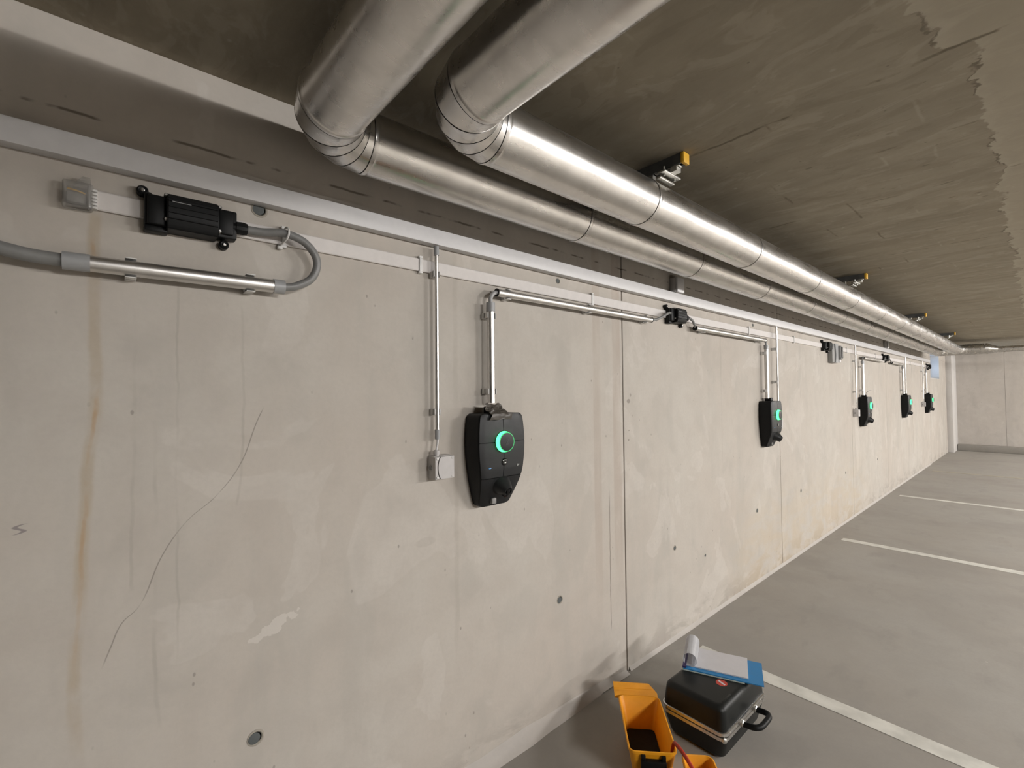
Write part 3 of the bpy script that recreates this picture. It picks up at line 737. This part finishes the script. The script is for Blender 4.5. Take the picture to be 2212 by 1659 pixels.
    obj('status_light', lathe(B(), (c-.083, -.1105, 1.306), (1, 0, 0), [(0, .0012), (.004, .0035), (.009, .003), (.017, .0006)], 10), 'bluelens', t, label='pale blue indicator')
    obj('status_mark', prism(B(), [(c+.074, 1.311), (c+.074, 1.300), (c+.09, 1.308)], -.1118, -.107, XZ), 'grey2', t, smooth=0)
    # socket hood: a cone that opens downwards and forwards
    bm = B(); ax = Vector((0, -.92, -.40)).normalized(); p0 = Vector((c+.002, -.066, 1.236)); sx = Vector((1, 0, 0)); sv = ax.cross(sx)
    prof = [(0, .058, .050), (.03, .0455, .041), (.055, .0325, .030), (.074, .0215, .0205), (.078, .019, .018)]
    def ell(o, a, b): return [o + sx*(a*math.cos(2*PI*i/36)) + sv*(b*math.sin(2*PI*i/36)) for i in range(36)]
    rings = [ell(p0+ax*s, a, b) for s, a, b in prof] + [ell(p0+ax*.078, .0155, .0145), ell(p0+ax*.064, .0145, .0135)]
    loft(bm, rings); hd = obj('socket_hood', bm, 'cover', t, smooth=40)
    e = p0+ax*.070
    bm = B(); g8 = box(bm, -.009, .009, -.020, .010, -.006, .0085, .002)
    R3 = Matrix((sx, sv, ax)).transposed()
    for v in bm.verts: v.co = e + R3 @ v.co
    obj('socket_flap', bm, 'blk', hd)
    bm = B(); box(bm, -.0135, .0135, -.030, -.012, -.016, .0045, .002)
    for v in bm.verts: v.co = e + R3 @ v.co
    obj('flap_hinge', bm, 'gloss', hd)
    bm = B(); box(bm, c-.036, c-.012, -.075, -.050, 1.146, 1.172, .004); obj('locking_tab', bm, 'grey2', t)
    obj('inlet_gland', box(B(), c-.036, c+.014, -.072, -.018, 1.529, 1.560, .004), 'blk', t)
    return t
c0 = charger(1.268, 'largest black wall charger, nearest the camera, with tape over its top edge')
for x, l in ((4.375, 'second black wall charger along the wall, two conduits entering its top'), (7.705, 'third black wall charger along the wall, a loose wire on its top'),
             (10.585, 'fourth black wall charger along the wall, without a box in front'), (13.085, 'smallest black wall charger, just left of the bright window')):
    dup(c0, (x, 0, 1.134), l)
# crumpled tape over the top of the first charger
bm = B(); nu, nv = 12, 16; G = []
path = [(-.076, 1.572), (-.079, 1.562), (-.083, 1.552), (-.090, 1.543), (-.100, 1.538), (-.110, 1.5355), (-.1175, 1.531), (-.1185, 1.520), (-.1180, 1.506)]
random.seed(11)
for i in range(nv+1):
    s = i/nv*(len(path)-1); k = min(int(s), len(path)-2); f = s-k
    y = path[k][0]*(1-f)+path[k+1][0]*f; z = path[k][1]*(1-f)+path[k+1][1]*f
    sh = .012*i/nv; row = []
    wf = .085+.03*i/nv
    for j in range(nu+1):
        u = j/nu
        cr = .004*math.sin(9*u+i*.9)+.003*math.sin(17*u-i*1.7)+random.uniform(-.0018, .0018)
        if i > 10: cr *= .35
        row.append(Vector((1.192+sh*.3+u*wf+(.006*math.sin(i*1.1)), y-abs(cr)-.0015, z+cr*.8)))
    G.append(row)
vs = [[bm.verts.new(p) for p in r] for r in G]
for i in range(nv):
    for j in range(nu): bm.faces.new((vs[i][j], vs[i][j+1], vs[i+1][j+1], vs[i+1][j]))
bmesh.ops.solidify(bm, geom=list(bm.faces), thickness=.0006)
tag(obj('tape_strip', bm, 'tape', smooth=25), 'crumpled greyish brown tape over the top edge of the nearest charger', 'tape')

# ------------------------------------------------------------------ other boxes on the wall
def sensor(x, z, label):
    t = thing('sensor_box', label, 'sensor', (x, 0, z), 'small boxes above the trunking')
    obj('case', box(B(), x-.045, x+.045, -.045, 0, z-.050, z+.050, .004), 'grey', t)
    obj('front_cover', box(B(), x-.044, x+.044, -.060, -.046, z-.049, z+.049, .005), 'wht', t)
    return t
sb = sensor(2.865, 2.3257, 'small box with a white front above the trunking, right of the wall joint')
dup(sb, (9.25, 0, 2.3257), 'distant small box above the trunking, over the fourth tap-off box')
t = thing('wall_switch', 'grey wall enclosure with a dark module on its right, under the trunking', 'switch box', (6.39, 0, 2.05))
obj('enclosure', box(B(), 6.285, 6.475, -.048, 0, 1.942, 2.168, .006), 'grey2', t)
bm = B()
wav = [(6.36+.022*math.sin((z-1.94)*16), z) for z in [1.944+.222*i/16 for i in range(17)]]
prism(bm, wav + [(6.473, 2.166), (6.473, 1.944)], -.060, -.0482, XZ); obj('door', bm, 'sleeve', t, smooth=30)
obj('dark_module', box(B(), 6.478, 6.545, -.085, 0, 1.985, 2.145, .006), 'grey2', t)
obj('module_cover', box(B(), 6.49, 6.535, -.094, -.0855, 2.00, 2.13, .006), 'darkrail', t)
obj('white_label', box(B(), 6.478, 6.54, -.070, -.01, 1.950, 1.983, .003), 'wht', t)

# ------------------------------------------------------------------ black case with an aluminium frame
def rbox(x0, x1, y0, y1, z0, z1, r, seg=4, flat_bottom=False, flat_top=False, taper=0.):
    """rounded box lofted in z; taper shrinks the end that is not flat"""
    bm = B(); cx, cy, hx, hy = (x0+x1)/2, (y0+y1)/2, (x1-x0)/2, (y1-y0)/2; lv = []
    n = 6
    if flat_bottom: lv.append((z0, 0))
    else: lv += [(z0+r*(1-math.cos(PI/2*(i/n))), r*(1-math.sin(PI/2*(i/n)))) for i in range(n+1)]
    if flat_top: lv.append((z1, 0))
    else: lv += [(z1-r*(1-math.sin(PI/2*(i/n))), r*(1-math.cos(PI/2*(i/n)))) for i in range(n+1)]
    rings = []
    for z, ins in lv:
        tp = taper*((z-z0) if flat_bottom else (z1-z))/(z1-z0)
        rings.append([Vector((a, b, z)) for a, b in rrect(cx, cy, hx-ins-tp, hy-ins-tp, max(.034-ins*.3, .008), 6)])
    loft(bm, rings); return bm
cx0, cx1, cy0, cy1 = 2.0, 2.452, -.692, -.385
t = thing('hard_case', 'black hard case with an aluminium frame, carrying the notepad', 'case', ((cx0+cx1)/2, (cy0+cy1)/2, 0))
obj('lower_shell', rbox(cx0+.004, cx1-.004, cy0+.004, cy1-.004, 0.001, .104, .022, flat_top=True, taper=.024), 'case', t)
lid = obj('lid_shell', rbox(cx0+.004, cx1-.004, cy0+.004, cy1-.004, .141, .241, .025, flat_bottom=True, taper=.010), 'case', t)
def fr(z0, z1, e): 
    bm = B(); A = rrect((cx0+cx1)/2, (cy0+cy1)/2, (cx1-cx0)/2+e, (cy1-cy0)/2+e, .036, 6)
    loft(bm, [[Vector((a, b, z)) for a, b in rrect((cx0+cx1)/2, (cy0+cy1)/2, (cx1-cx0)/2+q, (cy1-cy0)/2+q, .036, 6)] for z, q in ((z0, e-.004), (z0+.002, e), (z1-.002, e), (z1, e-.004))]); return bm
obj('frame', fr(.104, .1215, .001), 'alu', t); obj('frame', fr(.1235, .141, .001), 'alu', t)
obj('frame_gap', fr(.1212, .1238, -.001), 'blk', t)
for hx in (2.168, 2.312):
    obj('handle_mount', lathe(B(), (hx, cy0+.001, .118), (0, -1, 0), [(0, .015), (.008, .015), (.013, .010), (.014, .004)], 18), 'zinc', t)
hp = [(2.168, cy0-.008, .116), (2.168, cy0-.030, .120), (2.172, cy0-.056, .124), (2.195, cy0-.072, .126), (2.24, cy0-.075, .127), (2.285, cy0-.072, .126), (2.308, cy0-.056, .124), (2.312, cy0-.030, .120), (2.312, cy0-.008, .116)]
obj('handle', tube(B(), hp, .0125, 14), 'blk', t, smooth=60)
for lx in (2.05, 2.105, 2.375, 2.42):
    obj('frame_screw', lathe(B(), (lx, cy0-.0008, .1315), (0, -1, 0), [(0, .0042), (.0012, .004), (.002, .002)], 10), 'zinc', t)
bm = lathe(B(), (2.01, -.684, .112), (-.6, -.8, 0), [(0, .012), (.004, .012), (.008, .006)], 14); obj('corner_rivet', bm, 'zinc', t)
obj('hinge_rib', box(B(), 2.06, 2.14, -.66, -.652, .2405, .2418, .0005), 'case', lid)
st = obj('sticker', lathe(B(), (2.192, -.592, .2409), (0, 0, 1), [(0, .0255), (.0006, .0255), (.0007, .02)], 32), 'red', lid, label='round red sticker with a white bar')
bm = B(); box(bm, -.005, .005, -.019, .019, 0, .0004)
for v in bm.verts: v.co = Vector((2.192, -.592, .2416)) + Matrix.Rotation(math.radians(-18), 3, 'Z') @ v.co
obj('sticker_bar', bm, 'paper', st, smooth=0)

# ------------------------------------------------------------------ notepad on the case
A0 = Vector((2.158, -.418, 0)); dl = Vector((.140, -.322, 0)).normalized(); dw = Vector((-dl.y, dl.x, 0))
LN, WD = .352, .198
def P(l, wv, z): return A0 + dl*l + dw*wv + Vector((0, 0, z))
def slab(l0, l1, w0, w1, z0, z1):
    bm = B(); loft(bm, [[P(a, b, z) for a, b in ((l0, w0), (l1, w0), (l1, w1), (l0, w1))] for z in (z0, z1)]); return bm
t = thing('notepad', 'white paper pad on a blue board, its first page curled back', 'notepad', P(LN/2, WD/2, .243))
obj('backing', slab(-.006, .272, -.006, WD, .2418, .2455), 'pale', t, smooth=0)
obj('blue_board', slab(0.0, LN, -.002, WD+.002, .2458, .2505), 'blue', t, smooth=0)
obj('paper_stack', slab(0.004, .288, .024, WD+.012, .2507, .2560), 'paper', t, smooth=0)
bm = B(); rings = []; R = .034
for i in range(29):
    a = math.radians(-80+300*i/28); rr = R*(1-.05*i/28)
    l = .030 - rr*math.cos(a+PI)*1. ; z = .2565+R+rr*math.sin(a)
    rings.append([P(.030+rr*math.cos(a), .008+.012*0, z), P(.030+rr*math.cos(a), WD+.004, z)])
for r in rings: pass
vs = [[bm.verts.new(p) for p in r] for r in rings]
for a, b in zip(vs, vs[1:]): bm.faces.new((a[0], a[1], b[1], b[0]))
bmesh.ops.solidify(bm, geom=list(bm.faces), thickness=.0012)
obj('curled_page', bm, 'paper2', t, smooth=60, label='rolled back white page')
obj('binding', slab(-.004, .012, 0, WD, .2507, .2590), 'violet', t, smooth=0)

# ------------------------------------------------------------------ yellow boxes on the floor
U = Vector((.682, -.731, 0)).normalized(); V = Vector((.731, .682, 0)).normalized()
def open_box(u0, u1, v0, v1, zt, draft, th, zf, r=.028, zb=.001):
    """open tapered tray: outside, rim, inside"""
    bm = B(); rings = []
    def ring(ins, z, rr): return [U*a + V*b + Vector((0, 0, z)) for a, b in rrect((u0+u1)/2, (v0+v1)/2, (u1-u0)/2-ins, (v1-v0)/2-ins, rr, 6)]
    H = zt-zb
    rings = [ring(draft, zb, r*.7), ring(draft*.1, zt-.012, r), ring(0.0, zt-.010, r), ring(0, zt-.001, r), ring(.0015, zt, r), ring(th-.001, zt, r*.8), ring(th, zt-.0015, r*.8),
             ring(th+draft*.10, zt-.022, r*.8), ring(th+draft*.16, zt-.024, r*.75), ring(th+draft*(zt-zf)/H, zf, r*.6)]
    loft(bm, rings); return bm, ring
def uv(p): p = Vector((p[0], p[1], 0)); return p.dot(U), p.dot(V)
ZT = .165
TL, TR, BR, BL = (1.860, -.240), (1.998, -.393), (1.725, -.617), (1.600, -.486)
ua = (uv(TL)[0]+uv(BL)[0])/2; ub = (uv(TR)[0]+uv(BR)[0])/2; va = (uv(BL)[1]+uv(BR)[1])/2; vb = (uv(TL)[1]+uv(TR)[1])/2
cen = U*((ua+ub)/2)+V*((va+vb)/2)
t = thing('yellow_case', 'tall open yellow plastic case with a black inside bottom and a black latch', 'case', (cen.x, cen.y, 0))
bm, ring = open_box(ua, ub, va, vb, ZT, .030, .006, .022)
obj('case_body', bm, 'yel', t)
bm = B(); loft(bm, [ring(.0345, .024, .018), ring(.0335, .030, .018)]); obj('foam_insert', bm, 'foam', t)
def lbox(u0, u1, v0, v1, z0, z1, bev=.003):
    bm = box(B(), u0, u1, v0, v1, z0, z1, bev)
    for v in bm.verts: v.co = U*v.co.x + V*v.co.y + Vector((0, 0, v.co.z))
    return bm
# raised flap behind the far rim, slanted at its right end
bm = B()
def fl(u, h, th): return U*u + V*(vb+.004+h*.55+th) + Vector((0, 0, ZT-.02+h))
poly = [(ua-.014, .000), (ua-.018, .056), (ub-.042, .054), (ub-.006, .022), (ub-.004, 0)]
loft(bm, [[fl(u, h, 0) for u, h in poly], [fl(u, h, .006) for u, h in poly]])
obj('lid_flap', bm, 'yel', t, smooth=0)
bm = B(); loft(bm, [[fl(u, h, -.004) for u, h in ((ua-.017, .030), (ub-.03, .030), (ub-.03, .036), (ua-.017, .036))], [fl(u, h, .001) for u, h in ((ua-.017, .030), (ub-.03, .030), (ub-.03, .036), (ua-.017, .036))]])
obj('flap_rib', bm, 'yel', t, smooth=0)
um = ua+(ub-ua)*.50
lt = obj('latch', lbox(um-.050, um+.050, va-.012, va+.014, .040, ZT-.030, .006), 'blk', t)
for s in (-1, 1): obj('latch_lug', lbox(um+s*.040-.008, um+s*.040+.008, va-.008, va+.008, ZT-.032, ZT-.010, .003), 'blk', lt)
obj('latch_rib', lbox(um-.020, um+.020, va-.0145, va-.011, ZT-.060, ZT-.057, .001), 'blk', lt)
# second, wider open box in front
u0, u1 = ub+.008, 1.770; v1, v0 = .842, .500
cen = U*((u0+u1)/2)+V*((v0+v1)/2)
t = thing('yellow_tray', 'open yellow plastic box at the bottom edge with the red cable in it', 'case', (cen.x, cen.y, 0))
bm, ring = open_box(u0, u1, v0, v1, ZT+.002, .020, .006, .030)
obj('case_body', bm, 'yel', t)
obj('divider', lbox(u0+.014, u1-.014, v1-.13, v1-.124, .031, .125, .002), 'yel', t)
bm = B(); loft(bm, [ring(.029, .032, .018), ring(.0285, .036, .018)]); obj('foam_insert', bm, 'foam', t)
bm = tube(B(), [(1.775, -.556, .004+.008), (1.768, -.572, .09), (1.757, -.592, .172), (1.745, -.612, .186), (1.735, -.640, .182), (1.722, -.675, .168), (1.705, -.712, .150), (1.690, -.74, .12), (1.672, -.752, .075), (1.655, -.757, .046)], .0075, 12)
tag(obj('red_cable', bm, 'redcable', smooth=60), 'red cable hanging over the rim into the lower yellow box', 'cable')
